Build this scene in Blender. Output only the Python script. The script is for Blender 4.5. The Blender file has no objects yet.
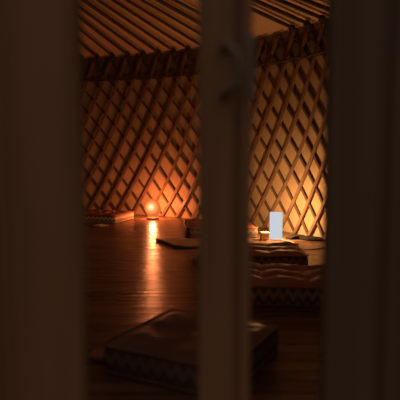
import bpy, bmesh, math, random
from mathutils import Vector, Matrix, noise
random.seed(7)
PI = math.pi
scene = bpy.context.scene
COL = scene.collection

# ------------------------------------------------------------------ materials
def mat(name):
    m = bpy.data.materials.new(name); m.use_nodes = True
    nt = m.node_tree; b = nt.nodes['Principled BSDF']
    return m, nt, b
def N(nt, t, **kw):
    n = nt.nodes.new(t)
    for k, v in kw.items(): setattr(n, k, v)
    return n
def wood(name, c1, c2, rough=.6, scale=(30, 30, 2), bump=.25, spec=.3):
    m, nt, b = mat(name); L = nt.links
    tc = N(nt, 'ShaderNodeTexCoord'); mp = N(nt, 'ShaderNodeMapping'); mp.inputs['Scale'].default_value = scale
    no = N(nt, 'ShaderNodeTexNoise'); no.inputs['Scale'].default_value = 1.; no.inputs['Detail'].default_value = 5
    rp = N(nt, 'ShaderNodeValToRGB'); rp.color_ramp.elements[0].position = .3; rp.color_ramp.elements[1].position = .7
    rp.color_ramp.elements[0].color = (*c1, 1); rp.color_ramp.elements[1].color = (*c2, 1)
    bp = N(nt, 'ShaderNodeBump'); bp.inputs['Strength'].default_value = bump; bp.inputs['Distance'].default_value = .004
    L.new(tc.outputs['Object'], mp.inputs[0]); L.new(mp.outputs[0], no.inputs['Vector'])
    L.new(no.outputs['Fac'], rp.inputs[0]); L.new(rp.outputs[0], b.inputs['Base Color'])
    L.new(no.outputs['Fac'], bp.inputs['Height']); L.new(bp.outputs[0], b.inputs['Normal'])
    b.inputs['Roughness'].default_value = rough; b.inputs['Specular IOR Level'].default_value = spec
    return m
M = {}
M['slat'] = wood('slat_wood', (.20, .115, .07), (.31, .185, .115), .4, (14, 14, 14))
M['rear_slat'] = wood('shaded_slat_wood', (.10, .058, .038), (.16, .095, .06), .6, (14, 14, 14))  # darker copy of the slat wood: rear layer's shade and shadow in the colour
M['pole'] = wood('pole_wood', (.06, .035, .022), (.10, .056, .036), .6, (20, 20, 20))
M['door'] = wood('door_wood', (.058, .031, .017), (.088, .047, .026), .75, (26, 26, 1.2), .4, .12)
M['door_dark'] = wood('frame_shaded_stile_wood', (.034, .022, .015), (.052, .034, .023), .8, (26, 26, 1.2), .4, .12)
M['canvas'] = wood('canvas', (.46, .325, .19), (.60, .43, .26), .9, (5, 5, 5), .3, .1)
M['roof'] = wood('roof_canvas', (.62, .43, .27), (.75, .54, .34), .9, (2, 2, 2), .2, .1)
M['felt'] = wood('dark_felt', (.17, .12, .085), (.24, .17, .12), .95, (8, 8, 8), .3, .1)
M['cord'] = wood('dark_cord', (.05, .035, .025), (.10, .06, .04), .9, (60, 60, 60))
M['terracotta'] = wood('terracotta_cloth', (.23, .07, .04), (.34, .11, .06), .62, (9, 9, 9), .3, .4)
M['rust'] = wood('rust_cloth', (.32, .15, .09), (.44, .21, .13), .7, (9, 9, 9), .3, .6)
M['plum'] = wood('plum_cloth', (.11, .06, .052), (.16, .085, .07), .5, (9, 9, 9), .3, .5)
M['piping'] = wood('piping_cloth', (.32, .2, .12), (.42, .26, .16), .7, (30, 30, 30))
M['shawl'] = wood('shawl_cloth', (.012, .009, .008), (.03, .02, .015), .95, (12, 12, 12))
M['blanket'] = wood('blanket_cloth', (.2, .11, .06), (.3, .16, .09), .5, (12, 12, 12))
M['pale_cloth'] = wood('pale_cloth', (.55, .42, .3), (.7, .55, .4), .8, (12, 12, 12))
M['box_wood'] = wood('box_wood', (.75, .45, .25), (.85, .55, .32), .5, (8, 8, 30))
M['base_wood'] = wood('lamp_base_wood', (.12, .055, .03), (.2, .09, .05), .5, (20, 20, 20))
M['earth'] = wood('porch_ground', (.05, .04, .035), (.09, .07, .06), .95, (6, 6, 6))
M['outer'] = wood('outer_boards', (.16, .1, .07), (.24, .15, .1), .8, (14, 14, 1.5), .4)

def metal():
    m, nt, b = mat('dark_iron'); b.inputs['Base Color'].default_value = (.03, .024, .022, 1)
    b.inputs['Metallic'].default_value = .3; b.inputs['Roughness'].default_value = .45
    return m
M['iron'] = metal()
def ceramic():
    m, nt, b = mat('glazed_clay'); b.inputs['Base Color'].default_value = (.6, .42, .3, 1); b.inputs['Roughness'].default_value = .25
    return m
M['clay'] = ceramic()

def floor_mat():
    m, nt, b = mat('floor_planks'); L = nt.links
    tc = N(nt, 'ShaderNodeTexCoord')
    br = N(nt, 'ShaderNodeTexBrick'); br.offset = .37; br.offset_frequency = 2
    br.inputs['Scale'].default_value = 1; br.inputs['Brick Width'].default_value = 1.7; br.inputs['Row Height'].default_value = .085
    br.inputs['Mortar Size'].default_value = .0055; br.inputs['Mortar Smooth'].default_value = .3; br.inputs['Bias'].default_value = 0
    br.inputs['Color1'].default_value = (.13, .07, .042, 1); br.inputs['Color2'].default_value = (.30, .165, .095, 1)
    br.inputs['Mortar'].default_value = (.035, .02, .012, 1)
    mp = N(nt, 'ShaderNodeMapping'); mp.inputs['Scale'].default_value = (1.2, 42, 1)
    no = N(nt, 'ShaderNodeTexNoise'); no.inputs['Scale'].default_value = 1; no.inputs['Detail'].default_value = 6
    mx = N(nt, 'ShaderNodeMix', data_type='RGBA', blend_type='MULTIPLY'); mx.inputs[0].default_value = .6
    rp = N(nt, 'ShaderNodeValToRGB'); rp.color_ramp.elements[0].position = .3; rp.color_ramp.elements[0].color = (.45, .45, .45, 1)
    rp.color_ramp.elements[1].position = .7
    L.new(tc.outputs['Object'], br.inputs['Vector']); L.new(tc.outputs['Object'], mp.inputs[0]); L.new(mp.outputs[0], no.inputs['Vector'])
    L.new(no.outputs['Fac'], rp.inputs[0]); L.new(br.outputs['Color'], mx.inputs[6]); L.new(rp.outputs[0], mx.inputs[7])
    L.new(mx.outputs[2], b.inputs['Base Color'])
    mr = N(nt, 'ShaderNodeMapRange'); mr.inputs['To Min'].default_value = .20; mr.inputs['To Max'].default_value = .36
    L.new(no.outputs['Fac'], mr.inputs[0]); L.new(mr.outputs[0], b.inputs['Roughness'])
    bp = N(nt, 'ShaderNodeBump'); bp.invert = True; bp.inputs['Strength'].default_value = 1.; bp.inputs['Distance'].default_value = .0045
    ad = N(nt, 'ShaderNodeMath', operation='MULTIPLY_ADD'); ad.inputs[1].default_value = 1.3
    L.new(no.outputs['Fac'], ad.inputs[0]); L.new(br.outputs['Fac'], ad.inputs[2])
    L.new(ad.outputs[0], bp.inputs['Height']); L.new(bp.outputs[0], b.inputs['Normal'])
    b.inputs['Specular IOR Level'].default_value = .3
    return m
M['floor'] = floor_mat()

def zigzag_mat(name, light, dark, mid):
    m, nt, b = mat(name); L = nt.links
    uv = N(nt, 'ShaderNodeUVMap'); uv.uv_map = 'UVMap'; sp = N(nt, 'ShaderNodeSeparateXYZ'); L.new(uv.outputs[0], sp.inputs[0])
    def math_(op, a, v=None, c=None):
        n = N(nt, 'ShaderNodeMath', operation=op)
        for i, x in enumerate((a, v, c)):
            if x is None: continue
            if isinstance(x, (int, float)): n.inputs[i].default_value = x
            else: L.new(x, n.inputs[i])
        return n.outputs[0]
    tri = math_('PINGPONG', math_('MULTIPLY', sp.outputs[0], 22.), .5)     # zigzag over the perimeter in metres
    w = math_('ADD', math_('MULTIPLY', sp.outputs[1], 1.6), math_('MULTIPLY', tri, 1.1))
    fr = math_('FRACT', w)
    st = math_('GREATER_THAN', fr, .5)
    nz = N(nt, 'ShaderNodeTexNoise'); nz.inputs['Scale'].default_value = 60
    L.new(uv.outputs[0], nz.inputs['Vector'])
    edge = math_('GREATER_THAN', math_('ABSOLUTE', math_('SUBTRACT', sp.outputs[1], .5)), .40)
    mx = N(nt, 'ShaderNodeMix', data_type='RGBA'); mx.inputs[6].default_value = (*light, 1); mx.inputs[7].default_value = (*dark, 1)
    L.new(st, mx.inputs[0])
    m2 = N(nt, 'ShaderNodeMix', data_type='RGBA'); m2.inputs[7].default_value = (*mid, 1)
    L.new(edge, m2.inputs[0]); L.new(mx.outputs[2], m2.inputs[6]); L.new(m2.outputs[2], b.inputs['Base Color'])
    bp = N(nt, 'ShaderNodeBump'); bp.inputs['Strength'].default_value = .4; bp.inputs['Distance'].default_value = .003
    L.new(nz.outputs['Fac'], bp.inputs['Height']); L.new(bp.outputs[0], b.inputs['Normal'])
    b.inputs['Roughness'].default_value = .85
    return m
M['zig_a'] = zigzag_mat('zigzag_band_red', (.62, .47, .30), (.25, .09, .05), (.45, .3, .18))
M['zig_c'] = zigzag_mat('zigzag_band_tan', (.40, .27, .17), (.16, .08, .05), (.2, .11, .07))
M['zig_b'] = zigzag_mat('zigzag_band_brown', (.17, .12, .085), (.10, .062, .048), (.12, .075, .055))

def glow(name, col, strength, through, grad=None):
    """milky lamp shade: glows and lets a share of the bulb's light straight through"""
    m = bpy.data.materials.new(name); m.use_nodes = True; nt = m.node_tree; nt.nodes.clear(); L = nt.links
    out = N(nt, 'ShaderNodeOutputMaterial'); em = N(nt, 'ShaderNodeEmission'); tr = N(nt, 'ShaderNodeBsdfTransparent')
    mx = N(nt, 'ShaderNodeMixShader'); mx.inputs[0].default_value = through
    em.inputs['Color'].default_value = (*col, 1); em.inputs['Strength'].default_value = strength
    if grad:
        tc = N(nt, 'ShaderNodeTexCoord'); vm = N(nt, 'ShaderNodeVectorMath', operation='DISTANCE'); vm.inputs[1].default_value = grad[0]
        rp = N(nt, 'ShaderNodeValToRGB'); els = rp.color_ramp.elements
        els[0].position = 0; els[0].color = (*grad[1], 1); els[1].position = 1; els[1].color = (*grad[3], 1)
        e = els.new(.5); e.color = (*grad[2], 1)
        mr = N(nt, 'ShaderNodeMapRange'); mr.inputs['From Min'].default_value = grad[4]; mr.inputs['From Max'].default_value = grad[5]
        L.new(tc.outputs['Object'], vm.inputs[0]); L.new(vm.outputs['Value'], mr.inputs[0]); L.new(mr.outputs[0], rp.inputs[0])
        L.new(rp.outputs[0], em.inputs['Color'])
    L.new(em.outputs[0], mx.inputs[1]); L.new(tr.outputs[0], mx.inputs[2]); L.new(mx.outputs[0], out.inputs[0])
    return m
M['shade'] = glow('milky_shade', (.84, .92, 1.0), .70, .18)
M['salt'] = glow('glowing_salt', (1, .5, .2), 1.9, .18, ((-.012, -.065, .135), (1.0, .68, .38), (.80, .24, .05), (.40, .08, .02), .006, .085))

# ------------------------------------------------------------------ helpers
def link(name, bm, m, parent=None, smooth=False, kind=None):
    me = bpy.data.meshes.new(name); bm.normal_update(); bm.to_mesh(me); bm.free()
    me.materials.append(m)
    if smooth:
        for p in me.polygons: p.use_smooth = True
    o = bpy.data.objects.new(name, me); COL.objects.link(o)
    if parent: o.parent = parent
    if kind: o['kind'] = kind
    return o
def thing(name, label, cat, loc=(0, 0, 0), rz=0, group=None):
    o = bpy.data.objects.new(name, None); COL.objects.link(o); o.empty_display_size = .1
    o.location = loc; o.rotation_euler = (0, 0, rz); o['label'] = label; o['category'] = cat
    if group: o['group'] = group
    return o
def tag(o, label, cat, group=None):
    o['label'] = label; o['category'] = cat
    if group: o['group'] = group
    return o
def box(bm, x0, x1, y0, y1, z0, z1, bev=0):
    v = [bm.verts.new((x, y, z)) for z in (z0, z1) for y in (y0, y1) for x in (x0, x1)]
    fs = [bm.faces.new([v[i] for i in q]) for q in ((0, 2, 3, 1), (4, 5, 7, 6), (0, 1, 5, 4), (2, 6, 7, 3), (0, 4, 6, 2), (1, 3, 7, 5))]
    if bev:
        es = {e for f in fs for e in f.edges}
        bmesh.ops.bevel(bm, geom=list(es), offset=bev, segments=3, affect='EDGES', profile=.5)
def tube(bm, pts, r, n=8, closed=False, caps=True):
    pts = [Vector(p) for p in pts]; rings = []; K = len(pts)
    rr = r if isinstance(r, (list, tuple)) else [r] * K
    up = None
    for i, p in enumerate(pts):
        a = pts[(i - 1) % K] if (closed or i > 0) else p
        b = pts[(i + 1) % K] if (closed or i < K - 1) else p
        t = (b - a).normalized()
        if up is None: up = Vector((0, 0, 1)) if abs(t.z) < .9 else Vector((1, 0, 0))
        s = t.cross(up).normalized(); up = s.cross(t).normalized()
        rings.append([bm.verts.new(p + (s * math.cos(2 * PI * k / n) + up * math.sin(2 * PI * k / n)) * rr[i]) for k in range(n)])
    for i in range(K if closed else K - 1):
        A, B = rings[i], rings[(i + 1) % K]
        for k in range(n): bm.faces.new((A[k], A[(k + 1) % n], B[(k + 1) % n], B[k]))
    if caps and not closed:
        bm.faces.new(rings[0][::-1]); bm.faces.new(rings[-1])
def lathe(bm, prof, n=24, jit=None):
    rings = []
    for r, z in prof:
        if r < 1e-5: rings.append([bm.verts.new((0, 0, z))])
        else: rings.append([bm.verts.new((r * math.cos(2 * PI * k / n), r * math.sin(2 * PI * k / n), z)) for k in range(n)])
    for A, B in zip(rings, rings[1:]):
        for k in range(n):
            a = [A[k % len(A)], A[(k + 1) % n % len(A)], B[(k + 1) % n % len(B)], B[k % len(B)]]
            a = list(dict.fromkeys(a))
            if len(a) > 2: bm.faces.new(a)

# ------------------------------------------------------------------ the yurt
CX, CY, R = -2.1, 3.0, 3.4
WALL_H = 1.69
FRONT_Y = .84
SLOPE = .25
A0 = math.asin((FRONT_Y - CY) / R)          # where the round wall meets the flat entrance wall
def cyl(r, a, z): return Vector((CX + r * math.cos(a), CY + r * math.sin(a), z))
def roof_z(r): return WALL_H + .05 + (R - r) * SLOPE
a_lo, a_hi = A0, PI - A0

bm = bmesh.new(); box(bm, -5.7, 1.5, FRONT_Y - .1, 6.6, -.06, 0)
link('floor', bm, M['floor'], kind='structure')
bm = bmesh.new(); box(bm, -6, 3, -2.5, FRONT_Y - .101, -.10, -.03)
link('ground', bm, M['earth'], kind='structure')

bm = bmesh.new(); n = 120; rows = []
for i in range(n + 1):
    a = a_lo + (a_hi - a_lo) * i / n
    rows.append([bm.verts.new(cyl(rr, a, z)) for rr, z in ((R + .012, 0), (R + .012, WALL_H + .083), (R + .06, WALL_H + .083), (R + .06, 0))])
for A, B in zip(rows, rows[1:]):
    for k in range(4): bm.faces.new((A[k], B[k], B[(k + 1) % 4], A[(k + 1) % 4]))
link('wall_back', bm, M['canvas'], smooth=False, kind='structure')
# dark felt band that hangs inside the canvas along the top of the wall
bm = bmesh.new(); rows = []
for i in range(n + 1):
    a = a_lo + (a_hi - a_lo) * i / n
    rows.append([bm.verts.new(cyl(rr, a, z)) for rr, z in ((R + .0095, WALL_H - .21), (R + .0095, WALL_H + .05), (R + .0118, WALL_H + .05), (R + .0118, WALL_H - .21))])
for A, B in zip(rows, rows[1:]):
    for k in range(4): bm.faces.new((A[k], B[k], B[(k + 1) % 4], A[(k + 1) % 4]))
link('trim_1', bm, M['felt'], kind='structure')

# roof canvas: a shallow cone clipped by the entrance wall
bm = bmesh.new(); na, nr = 144, 10; under = []; over = []; RC = .62
for i in range(na):
    a = 2 * PI * i / na
    rm = R + .05
    if math.sin(a) < 0: rm = min(rm, (CY - FRONT_Y + .05) / -math.sin(a))
    rs = [rm + (RC - rm) * j / (nr - 1) for j in range(nr)]
    under.append([bm.verts.new(cyl(q, a, roof_z(q) + .022)) for q in rs])
    over.append([bm.verts.new(cyl(q, a, roof_z(q) + .075)) for q in rs])
for i in range(na):
    for G in (under, over):
        A, B = G[i], G[(i + 1) % na]
        for j in range(nr - 1): bm.faces.new((A[j], B[j], B[j + 1], A[j + 1]))
    bm.faces.new((under[i][-1], over[i][-1], over[(i + 1) % na][-1], under[(i + 1) % na][-1]))
    bm.faces.new((under[i][0], over[i][0], over[(i + 1) % na][0], under[(i + 1) % na][0]))
bmesh.ops.recalc_face_normals(bm, faces=bm.faces)
link('ceiling', bm, M['roof'], kind='structure')

# crown ring round an unseen roof opening, added to let in fill light
bm = bmesh.new(); zc = roof_z(RC) + .02
tube(bm, [(CX + (RC - .02) * math.cos(2 * PI * i / 48), CY + (RC - .02) * math.sin(2 * PI * i / 48), zc) for i in range(48)], .04, 10, closed=True)
for q in (-.2, 0, .2):
    for ax in (0, 1):
        h = math.sqrt((RC - .02) ** 2 - q * q); pts = [(CX + (q if ax else t * h), CY + (t * h if ax else q), zc + .14 * (1 - t * t)) for t in [-1 + i / 8 for i in range(17)]]
        tube(bm, pts, .014, 6)
link('trim_2', bm, M['pole'], smooth=True, kind='structure')

# flat entrance wall with the doorway (left, right and gable above)
DX0, DX1, DH = -.42, .40, 1.62
bm = bmesh.new(); xl = CX - R * math.cos(A0) - .05; xr = CX + R * math.cos(A0) + .06
box(bm, xl, DX0, FRONT_Y - .1, FRONT_Y, 0, WALL_H + .05)
box(bm, DX1, xr, FRONT_Y - .1, FRONT_Y, 0, WALL_H + .05)
box(bm, DX0, DX1, FRONT_Y - .1, FRONT_Y, DH, WALL_H + .05)
K = 40; top = []; bot = []
for i in range(K + 1):
    x = xl + (xr - xl) * i / K; rr = math.hypot(x - CX, FRONT_Y - CY)
    z = max(WALL_H + .051, roof_z(min(rr, R + .06)) + .04)
    top.append([bm.verts.new((x, y, z)) for y in (FRONT_Y - .1, FRONT_Y)]); bot.append([bm.verts.new((x, y, WALL_H + .05)) for y in (FRONT_Y - .1, FRONT_Y)])
for i in range(K):
    bm.faces.new((bot[i][0], bot[i + 1][0], top[i + 1][0], top[i][0])); bm.faces.new((bot[i + 1][1], bot[i][1], top[i][1], top[i + 1][1]))
    bm.faces.new((top[i][0], top[i + 1][0], top[i + 1][1], top[i][1]))
link('wall_front', bm, M['outer'], kind='structure')

# ------------------------------------------------------------------ lattice wall
NL = 110; TAN = 1.35; SEG = 14
def slat_layer(name, sign, r_in, parent):
    bm = bmesh.new(); w, th = (.028 if sign < 0 else .024), .012
    dphi = 2 * PI / NL
    total = WALL_H / TAN / R
    k0 = int(a_lo / dphi) - 12; k1 = int(a_hi / dphi) + 12
    for k in range(k0, k1):
        a0 = k * dphi + .02
        rings = []
        wj = w * random.uniform(.88, 1.12); ja = random.uniform(-.004, .004); jr = random.uniform(-.002, .002)
        for i in range(SEG + 1):
            z = .004 + (WALL_H + .02) * i / SEG
            t = z / WALL_H
            run = z / 1.50 * (1 - .20 * t) if sign < 0 else z / 1.26 * (1 + .06 * t)     # front slats lean less and steepen towards the top
            a = a0 + ja * math.sin(i * .5 + k) + sign * run / R
            if a < a_lo + .01 or a > a_hi - .01:
                if len(rings) > 1: break
                rings = []; continue
            half = wj / 2 * math.sqrt(1 + 1 / TAN ** 2)      # horizontal half width of the slanted slat
            da = half * 1.0 / R * 1.0
            ri, ro = r_in + jr, r_in + th + jr
            rings.append([bm.verts.new(cyl(rr, a + s * da, z)) for rr, s in ((ri, -1), (ri, 1), (ro, 1), (ro, -1))])
        if len(rings) < 2: continue
        for A, B in zip(rings, rings[1:]):
            for q in range(4): bm.faces.new((A[q], A[(q + 1) % 4], B[(q + 1) % 4], B[q]))
        bm.faces.new(rings[0][::-1]); bm.faces.new(rings[-1])
    bmesh.ops.recalc_face_normals(bm, faces=bm.faces)
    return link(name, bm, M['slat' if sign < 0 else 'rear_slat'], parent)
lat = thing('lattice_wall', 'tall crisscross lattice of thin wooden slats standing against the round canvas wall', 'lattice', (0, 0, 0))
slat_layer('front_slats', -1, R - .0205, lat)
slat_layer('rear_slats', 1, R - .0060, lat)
bm = bmesh.new(); tube(bm, [cyl(R - .031 + .002 * math.sin(i * 2.3), a_lo + .03 + (a_hi - a_lo - .06) * i / 260, WALL_H - .20 + .006 * math.sin(i * 1.1)) for i in range(261)], .008, 6)
link('rope', bm, M['cord'], lat, smooth=True)
bm = bmesh.new()      # lashings at the top crossings
for k in range(NL):
    a = .02 + k * 2 * PI / NL
    if a > PI: a -= 2 * PI
    if not (a_lo + .03 < a < a_hi - .03): continue
    c = cyl(R - .012, a, WALL_H - .02)
    e = Vector((-math.sin(a), math.cos(a), 0)); rdir = Vector((math.cos(a), math.sin(a), 0))
    tube(bm, [c + e * .022 * math.cos(t) + Vector((0, 0, .018 * math.sin(t))) + rdir * -.017 for t in [2 * PI * q / 10 for q in range(10)]], .006, 5, closed=True)
link('lashing', bm, M['cord'], lat, smooth=True)

# ------------------------------------------------------------------ roof poles, each a thing resting on the lattice
dphi = 2 * PI / NL; SKIP = (10, 11)
for k in range(0, 29):
    if k in SKIP: continue
    a = .02 + k * dphi
    bm = bmesh.new(); K = 12; pts = []; pr = random.uniform(.0115, .018) if k > 11 else .017; jy = random.uniform(-.05, .05)
    for i in range(K + 1):
        r = (R - .01) + (.60 - R) * i / K
        sag = -.02 * math.sin(PI * i / K)
        pts.append((-(R - .01 - r), jy * (i / K) ** 2 + random.uniform(-.002, .002), (R - .01 - r) * SLOPE + sag * .5))
    tube(bm, pts, [pr * .8] + [pr] * (K - 1) + [pr * .85], 8)
    deg = math.degrees(a)
    side = 'right' if deg < 58 else 'left'
    lab = ('dark round roof pole sloping up from the lattice, in the left opening' if side == 'left'
           else 'dark round roof pole sloping up from the lattice, in the right opening')
    base = cyl(R - .01, a, WALL_H + .035)
    o = thing('roof_pole', lab, 'roof pole', base, a, 'roof poles above the %s opening' % side)
    link('pole_shaft', bm, M['pole'], o, smooth=True)
    bm = bmesh.new()
    for q in (0, .012, .024):
        tube(bm, [(-.05 - q + .004 * math.sin(3 * t), .022 * math.cos(t), .0135 + .022 * math.sin(t)) for t in [2 * PI * s / 10 for s in range(10)]], .005, 5, closed=True)
    tube(bm, [(-.05, .02, .0), (-.045, .03, -.03), (-.04, .024, -.06)], .004, 5)
    link('tie_cord', bm, M['cord'], o, smooth=True)

# ------------------------------------------------------------------ entrance door (open frame, near the camera)
door = bpy.data.objects.new('door_1', None); COL.objects.link(door); door['kind'] = 'structure'; door.location = (0, FRONT_Y - .04, 0)
def stile(x0, x1, m, groove=None):
    bm = bmesh.new()
    if groove:
        g0, g1 = groove
        box(bm, x0, g0, -.022, .022, .002, 1.58, .004); box(bm, g0 - .001, g1 + .001, -.014, .018, .002, 1.58); box(bm, g1, x1, -.022, .022, .002, 1.58, .004)
    else: box(bm, x0, x1, -.022, .022, .002, 1.58, .004)
    return link('stile', bm, m, door)
stile(-.34, -.172, M['door'], (-.292, -.272))
stile(-.0025, .0735, M['door'], (.049, .058))
stile(.1835, .33, M['door_dark'], (.255, .27))  # darker wood here puts the shade on the right side into the colour
bm = bmesh.new(); box(bm, -.339, .329, -.018, .018, 1.46, 1.579, .004); link('rail', bm, M['door'], door)
bm = bmesh.new(); box(bm, -.339, .329, -.018, .018, .003, .16, .004); link('rail', bm, M['door'], door)
for x0, x1 in ((-.42, -.342), (.332, .40)):
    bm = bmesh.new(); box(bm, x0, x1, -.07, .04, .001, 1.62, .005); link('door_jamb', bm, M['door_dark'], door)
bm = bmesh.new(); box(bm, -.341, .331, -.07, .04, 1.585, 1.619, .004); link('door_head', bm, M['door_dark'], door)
hd = bmesh.new()
for z in (.895, .828):
    c = Vector((.038, -.026, z))
    for s in range(1): pass
zt, zb = .886, .822
tube(hd, [(.034, -.022, zt), (.034, -.045, zt), (.040, -.052, zt - .002), (.050, -.054, zt - .012), (.054, -.054, (zt + zb) / 2), (.050, -.054, zb + .012), (.040, -.052, zb + .002), (.034, -.045, zb), (.034, -.022, zb)], .0052, 8)
for z in (zt, zb):
    t = bmesh.new()
    m4 = Matrix.Translation((.034, -.024, z)) @ Matrix.Rotation(PI / 2, 4, 'X')
    bmesh.ops.create_cone(hd, cap_ends=True, segments=20, radius1=.0075, radius2=.0065, depth=.005, matrix=m4)
    t.free()
link('door_handle', hd, M['iron'], door, smooth=True)
bm = bmesh.new(); box(bm, .066, .0765, -.026, .020, .815, .905, .002); link('lock_plate', bm, M['iron'], door)

# ------------------------------------------------------------------ cushions
def rsq(s, r, n_side=14, n_c=5):
    """points round a rounded square of side s, with the running length"""
    pts = []; h = s / 2
    for q in range(4):
        ang = q * PI / 2
        rot = lambda x, y: (x * math.cos(ang) - y * math.sin(ang), x * math.sin(ang) + y * math.cos(ang))
        for i in range(n_side): pts.append(rot(h, -h + r + (2 * h - 2 * r) * i / n_side))
        for i in range(n_c): t = PI / 2 * i / n_c; pts.append(rot(h - r + r * math.cos(t), h - r + r * math.sin(t)))
    return pts
def cushion(label, x, y, rz, sx, sy, h, top_m, band_m, seed, tufts=3, puff=.03, wave=.006):
    root = thing('floor_cushion', label, 'cushion', (x, y, 0), rz, 'square floor cushions')
    s = 1.0; pts = rsq(s, .06)
    def warp(px, py, pz):
        v = noise.noise(Vector((px * 3 + seed * 7, py * 3, pz * 3)))
        return (px * sx + v * wave * 1.5, py * sy + noise.noise(Vector((py * 3, px * 3 + seed, 5))) * wave * 1.5, pz + (v * wave if pz > .03 else 0))
    # side band with bulge and bottom
    bm = bmesh.new(); uvl = bm.loops.layers.uv.new('UVMap'); prof = [(.985, .004), (1.005, h * .25), (1.014, h * .5), (1.008, h * .75), (.985, h * .96)]
    rings = [[bm.verts.new(warp(px * k, py * k, z)) for px, py in pts] for k, z in prof]
    n = len(pts); run = [0]
    for i in range(n):
        a, b = pts[i], pts[(i + 1) % n]; run.append(run[-1] + math.hypot((b[0] - a[0]) * sx, (b[1] - a[1]) * sy))
    for j in range(4):
        for i in range(n):
            i2 = (i + 1) % n
            f = bm.faces.new((rings[j][i], rings[j][i2], rings[j + 1][i2], rings[j + 1][i])); f.smooth = True
            for l, (u, v) in zip(f.loops, ((run[i], j / 4), (run[i + 1], j / 4), (run[i + 1], (j + 1) / 4), (run[i], (j + 1) / 4))): l[uvl].uv = (u, v)
    bm.faces.new(rings[0][::-1])
    link('side_band', bm, band_m, root)
    # tufted top
    bm = bmesh.new(); G = 40; g = []
    for i in range(G + 1):
        row = []
        for j in range(G + 1):
            u, v = -1 + 2 * i / G, -1 + 2 * j / G
            # square to rounded square
            px, py = u * .5, v * .5
            rr = .06; ax, ay = abs(px) - (.5 - rr), abs(py) - (.5 - rr)
            if ax > 0 and ay > 0:
                d = math.hypot(ax, ay)
                if d > 0: k = max(ax, ay) / d; px = math.copysign(.5 - rr + ax * k, px); py = math.copysign(.5 - rr + ay * k, py)
            fu = abs(math.sin(PI * tufts * (u + 1) / 2)); fv = abs(math.sin(PI * tufts * (v + 1) / 2))
            edge = min(1, (1 - max(abs(u), abs(v))) * 5)
            q = (max(fu, .0) * max(fv, .0)) ** .45
            z = h * .955 + puff * (.25 + .75 * q) * edge ** .5 + noise.noise(Vector((u * 3, v * 3, seed * 3.1))) * wave * 1.6 * edge + noise.noise(Vector((u * 7, v * 7, seed * 1.7))) * wave * edge
            k = .985
            row.append(bm.verts.new(warp(px * k, py * k, z)))
        g.append(row)
    for i in range(G):
        for j in range(G): f = bm.faces.new((g[i][j], g[i + 1][j], g[i + 1][j + 1], g[i][j + 1])); f.smooth = True
    link('top_cover', bm, top_m, root)
    for z, k in ((h * .95, 1.0), (.008, 1.0)):
        bm = bmesh.new(); tube(bm, [warp(px * k, py * k, z) for px, py in pts], .0065, 6, closed=True)
        link('piping', bm, top_m if z > .05 else band_m, root, smooth=True)
    btn = None
    for i in range(1, tufts):
        for j in range(1, tufts):
            if btn is None:
                bm = bmesh.new(); lathe(bm, [(0, .007), (.008, .006), (.013, .002), (.013, -.002)], 14); btn = link('tuft_button', bm, M['piping'], root, smooth=True); o = btn
            else: o = btn.copy(); COL.objects.link(o); o.parent = root
            u, v = -1 + 2 * i / tufts, -1 + 2 * j / tufts
            o.location = warp(u * .5, v * .5, h * .955 + puff * .25 + .002)
    return root
cushion('terracotta square cushion with zigzag side lying by the left glowing orange lamp', -1.0, 5.64, math.radians(-21), .50, .42, .075, M['terracotta'], M['zig_a'], 1, 3, .014, .004)
cushion('nearest large dark cushion, at the bottom centre, behind the middle door post', -.018, 1.865, math.radians(-28), .455, .455, .10, M['plum'], M['zig_b'], 2, 2, .014, .002)
cushion('tufted dark red cushion with zigzag side, front one of the right opening', .42, 2.73, math.radians(-4), .66, .42, .105, M['rust'], M['zig_c'], 3, 3, .030, .005)
cushion('tufted cushion directly in front of the white lamp, ending left of bare floor', .33, 3.50, math.radians(-2), .66, .42, .095, M['rust'], M['zig_c'], 4, 3, .022, .005)
cushion('farthest cushion of the right side, just left behind the white lamp', .17, 4.78, math.radians(3), .60, .54, .085, M['terracotta'], M['zig_b'], 5, 3, .018, .004)

# ------------------------------------------------------------------ lamps
wl = thing('table_lamp', 'glowing white box lamp on the floor by the lattice, in the right opening', 'lamp', (.616, 4.42, 0), math.radians(-6))
bm = bmesh.new(); box(bm, -.050, .050, -.050, .050, .010, .222, .006); link('lamp_shade', bm, M['shade'], wl)
bm = bmesh.new(); box(bm, -.046, .046, -.046, .046, .0, .0095, .003); link('lamp_base', bm, M['base_wood'], wl)
sl = thing('salt_lamp', 'glowing orange rock salt lamp on the floor by the lattice, in the left opening', 'lamp', (-.493, 5.70, 0))
bm = bmesh.new(); bmesh.ops.create_icosphere(bm, subdivisions=4, radius=1)
for v in bm.verts:
    d = v.co.copy(); k = 1 + .10 * noise.noise(d * 1.6 + Vector((3, 1, 2))) + .05 * noise.noise(d * 4)
    z = d.z
    taper = 1 - .42 * max(0, z) ** 1.3 - .1 * max(0, -z)
    v.co = Vector((d.x * .084 * taper * k - .004 * z, d.y * .070 * taper * k, .116 + z * .108 * k))
link('salt_crystal', bm, M['salt'], sl)
bm = bmesh.new(); lathe(bm, [(0, 0), (.058, 0), (.064, .004), (.064, .016), (.058, .020), (0, .020)], 24); link('lamp_base', bm, M['base_wood'], sl)

def bulb(parent, z, power, color):
    l = bpy.data.lights.new('bulb', 'POINT'); l.energy = power; l.color = color; l.shadow_soft_size = .02
    o = bpy.data.objects.new('bulb', l); COL.objects.link(o); o.parent = parent; o.location = (0, 0, z)
bulb(wl, .18, 92, (1, .51, .185))
bulb(sl, .13, 56, (1, .26, .085))

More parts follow.
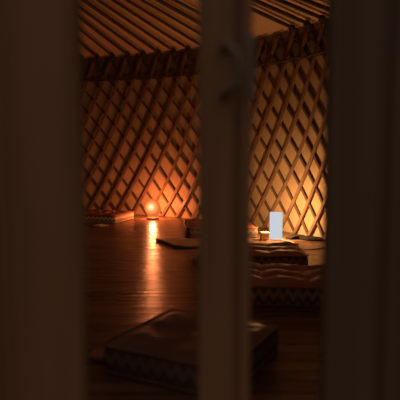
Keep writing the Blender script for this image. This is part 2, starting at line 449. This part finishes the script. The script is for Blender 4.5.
# ------------------------------------------------------------------ small things on the floor
def blob_cloth(name, label, cat, outline, h, m, seed, rings=6, flat=False):
    """crumpled cloth with a real thickness, from an outline on the floor"""
    cx = sum(p[0] for p in outline) / len(outline); cy = sum(p[1] for p in outline) / len(outline)
    pts = []
    for i, p in enumerate(outline):
        q = outline[(i + 1) % len(outline)]
        for s in range(6): t = s / 6; pts.append((p[0] + (q[0] - p[0]) * t - cx, p[1] + (q[1] - p[1]) * t - cy))
    bm = bmesh.new(); R_ = []
    ks = [1.0, 1.0] + [1 - (i + 1) / (rings + 1) for i in range(rings)]
    for idx, k in enumerate(ks):
        row = []
        for i, (x, y) in enumerate(pts):
            if idx == 0: z = .002
            else:
                u = 1 - k
                z = h * (.45 + .55 * math.sin(min(1, u * 2.2) * PI / 2)) * (1 + .45 * noise.noise(Vector((x * 9, y * 22, seed))))
                if flat: z = h * (1 + .12 * noise.noise(Vector((x * 9, y * 22, seed))))
                z = max(.006, z)
            row.append(bm.verts.new((x * k, y * k, z)))
        R_.append(row)
    n = len(pts)
    for A, B in zip(R_, R_[1:]):
        for i in range(n): bm.faces.new((A[i], A[(i + 1) % n], B[(i + 1) % n], B[i])).smooth = True
    c = bm.verts.new((0, 0, h))
    for i in range(n): bm.faces.new((R_[-1][i], R_[-1][(i + 1) % n], c))
    bm.faces.new(R_[0][::-1])
    o = link(name, bm, m); o.location = (cx, cy, 0); tag(o, label, cat); return o
blob_cloth('blanket', 'thin folded brown blanket with a pointed end, on the floor beside the middle door post', 'blanket',
           [(-.36, 4.40), (-.27, 4.22), (-.19, 4.05), (-.06, 4.02), (.10, 4.10), (.14, 4.35), (-.02, 4.42), (-.13, 4.36), (-.22, 4.40)], .016, M['blanket'], 3, flat=True)
blob_cloth('shawl', 'crumpled dark shawl lying at the foot of the lattice right of the white lamp', 'shawl',
           [(.70, 4.47), (.74, 4.42), (.80, 4.44), (.86, 4.36), (.98, 4.33), (1.03, 4.37), (.95, 4.42), (.90, 4.50), (.80, 4.52), (.76, 4.56)], .028, M['shawl'], 8)
blob_cloth('napkin', 'small pale cloth lying flat on the floor in front of the terracotta cushion', 'cloth',
           [(-1.03, 5.17), (-.95, 5.13), (-.87, 5.20), (-.93, 5.27), (-1.0, 5.26)], .012, M['pale_cloth'], 2)
blob_cloth('folded_cloth', 'folded brown cloth on the floor at the left corner of the nearest cushion', 'cloth',
           [(-.40, 1.88), (-.33, 1.84), (-.295, 1.89), (-.22, 2.08), (-.27, 2.13), (-.36, 1.96)], .022, M['blanket'], 5, flat=True)
bx_ = thing('wooden_box', 'small pale wooden box standing just left of the white lamp', 'box', (.524, 4.41, 0), math.radians(8))
bm = bmesh.new(); box(bm, -.032, .032, -.03, .03, 0, .052, .002); link('box_body', bm, M['box_wood'], bx_)
bm = bmesh.new(); box(bm, -.034, .034, -.032, .032, .0525, .064, .003); link('lid', bm, M['box_wood'], bx_)
bm = bmesh.new(); lathe(bm, [(0, 0), (.012, 0), (.014, .003), (.021, .016), (.023, .030), (.020, .030), (.017, .016), (0, .006)], 24)
o = link('small_bowl', bm, M['clay'], smooth=True); o.location = (-.030, 3.55, 0); tag(o, 'tiny pale clay bowl on the floor at the left edge of the middle door post', 'bowl')
bm = bmesh.new()
ctrl = [(.655, 4.38), (.70, 4.33), (.73, 4.25), (.70, 4.14), (.72, 4.03), (.80, 3.98), (.92, 4.05), (1.02, 4.20), (1.06, 4.36)]
pts = []
for i in range(len(ctrl) - 1):
    p0, p1, p2, p3 = ctrl[max(0, i - 1)], ctrl[i], ctrl[i + 1], ctrl[min(len(ctrl) - 1, i + 2)]
    for s in range(8):
        t = s / 8
        pts.append(tuple(.5 * ((2 * p1[c]) + (-p0[c] + p2[c]) * t + (2 * p0[c] - 5 * p1[c] + 4 * p2[c] - p3[c]) * t * t + (-p0[c] + 3 * p1[c] - 3 * p2[c] + p3[c]) * t ** 3) for c in (0, 1)) + (.0045,))
tube(bm, pts, .004, 6)
tag(link('lamp_cord', bm, M['pale_cloth'], smooth=True), 'thin pale power cord curling over the floor right of the white lamp', 'cord')

# ------------------------------------------------------------------ outside dusk light
w = bpy.data.worlds.new('dusk'); scene.world = w; w.use_nodes = True; nt = w.node_tree; L = nt.links
bg = nt.nodes['Background']; tc = N(nt, 'ShaderNodeTexCoord'); sp = N(nt, 'ShaderNodeSeparateXYZ')
rp = N(nt, 'ShaderNodeValToRGB'); els = rp.color_ramp.elements
els[0].position = .40; els[0].color = (.09, .085, .095, 1); els[1].position = .62; els[1].color = (.42, .28, .18, 1); e3 = els.new(.90); e3.color = (1.45, 1.1, .88, 1)
mr = N(nt, 'ShaderNodeMapRange'); mr.inputs['From Min'].default_value = -1; mr.inputs['From Max'].default_value = 1
L.new(tc.outputs['Generated'], sp.inputs[0]); L.new(sp.outputs['Z'], mr.inputs[0]); L.new(mr.outputs[0], rp.inputs[0]); L.new(rp.outputs[0], bg.inputs['Color'])
bg.inputs['Strength'].default_value = .9

# ------------------------------------------------------------------ camera
cam = bpy.data.cameras.new('camera'); co = bpy.data.objects.new('camera', cam); COL.objects.link(co); scene.camera = co
co.location = (0, 0, .75); co.rotation_euler = (PI / 2 - math.atan(53 / 550), 0, 0)
cam.sensor_width = 36; cam.lens = 36 * 550 / 400; cam.clip_start = .02
cam.dof.use_dof = True; cam.dof.focus_distance = 5.0; cam.dof.aperture_fstop = 2.7
scene.view_settings.view_transform = 'Standard'; scene.view_settings.look = 'None'
scene.view_settings.exposure = 0; scene.view_settings.gamma = 1
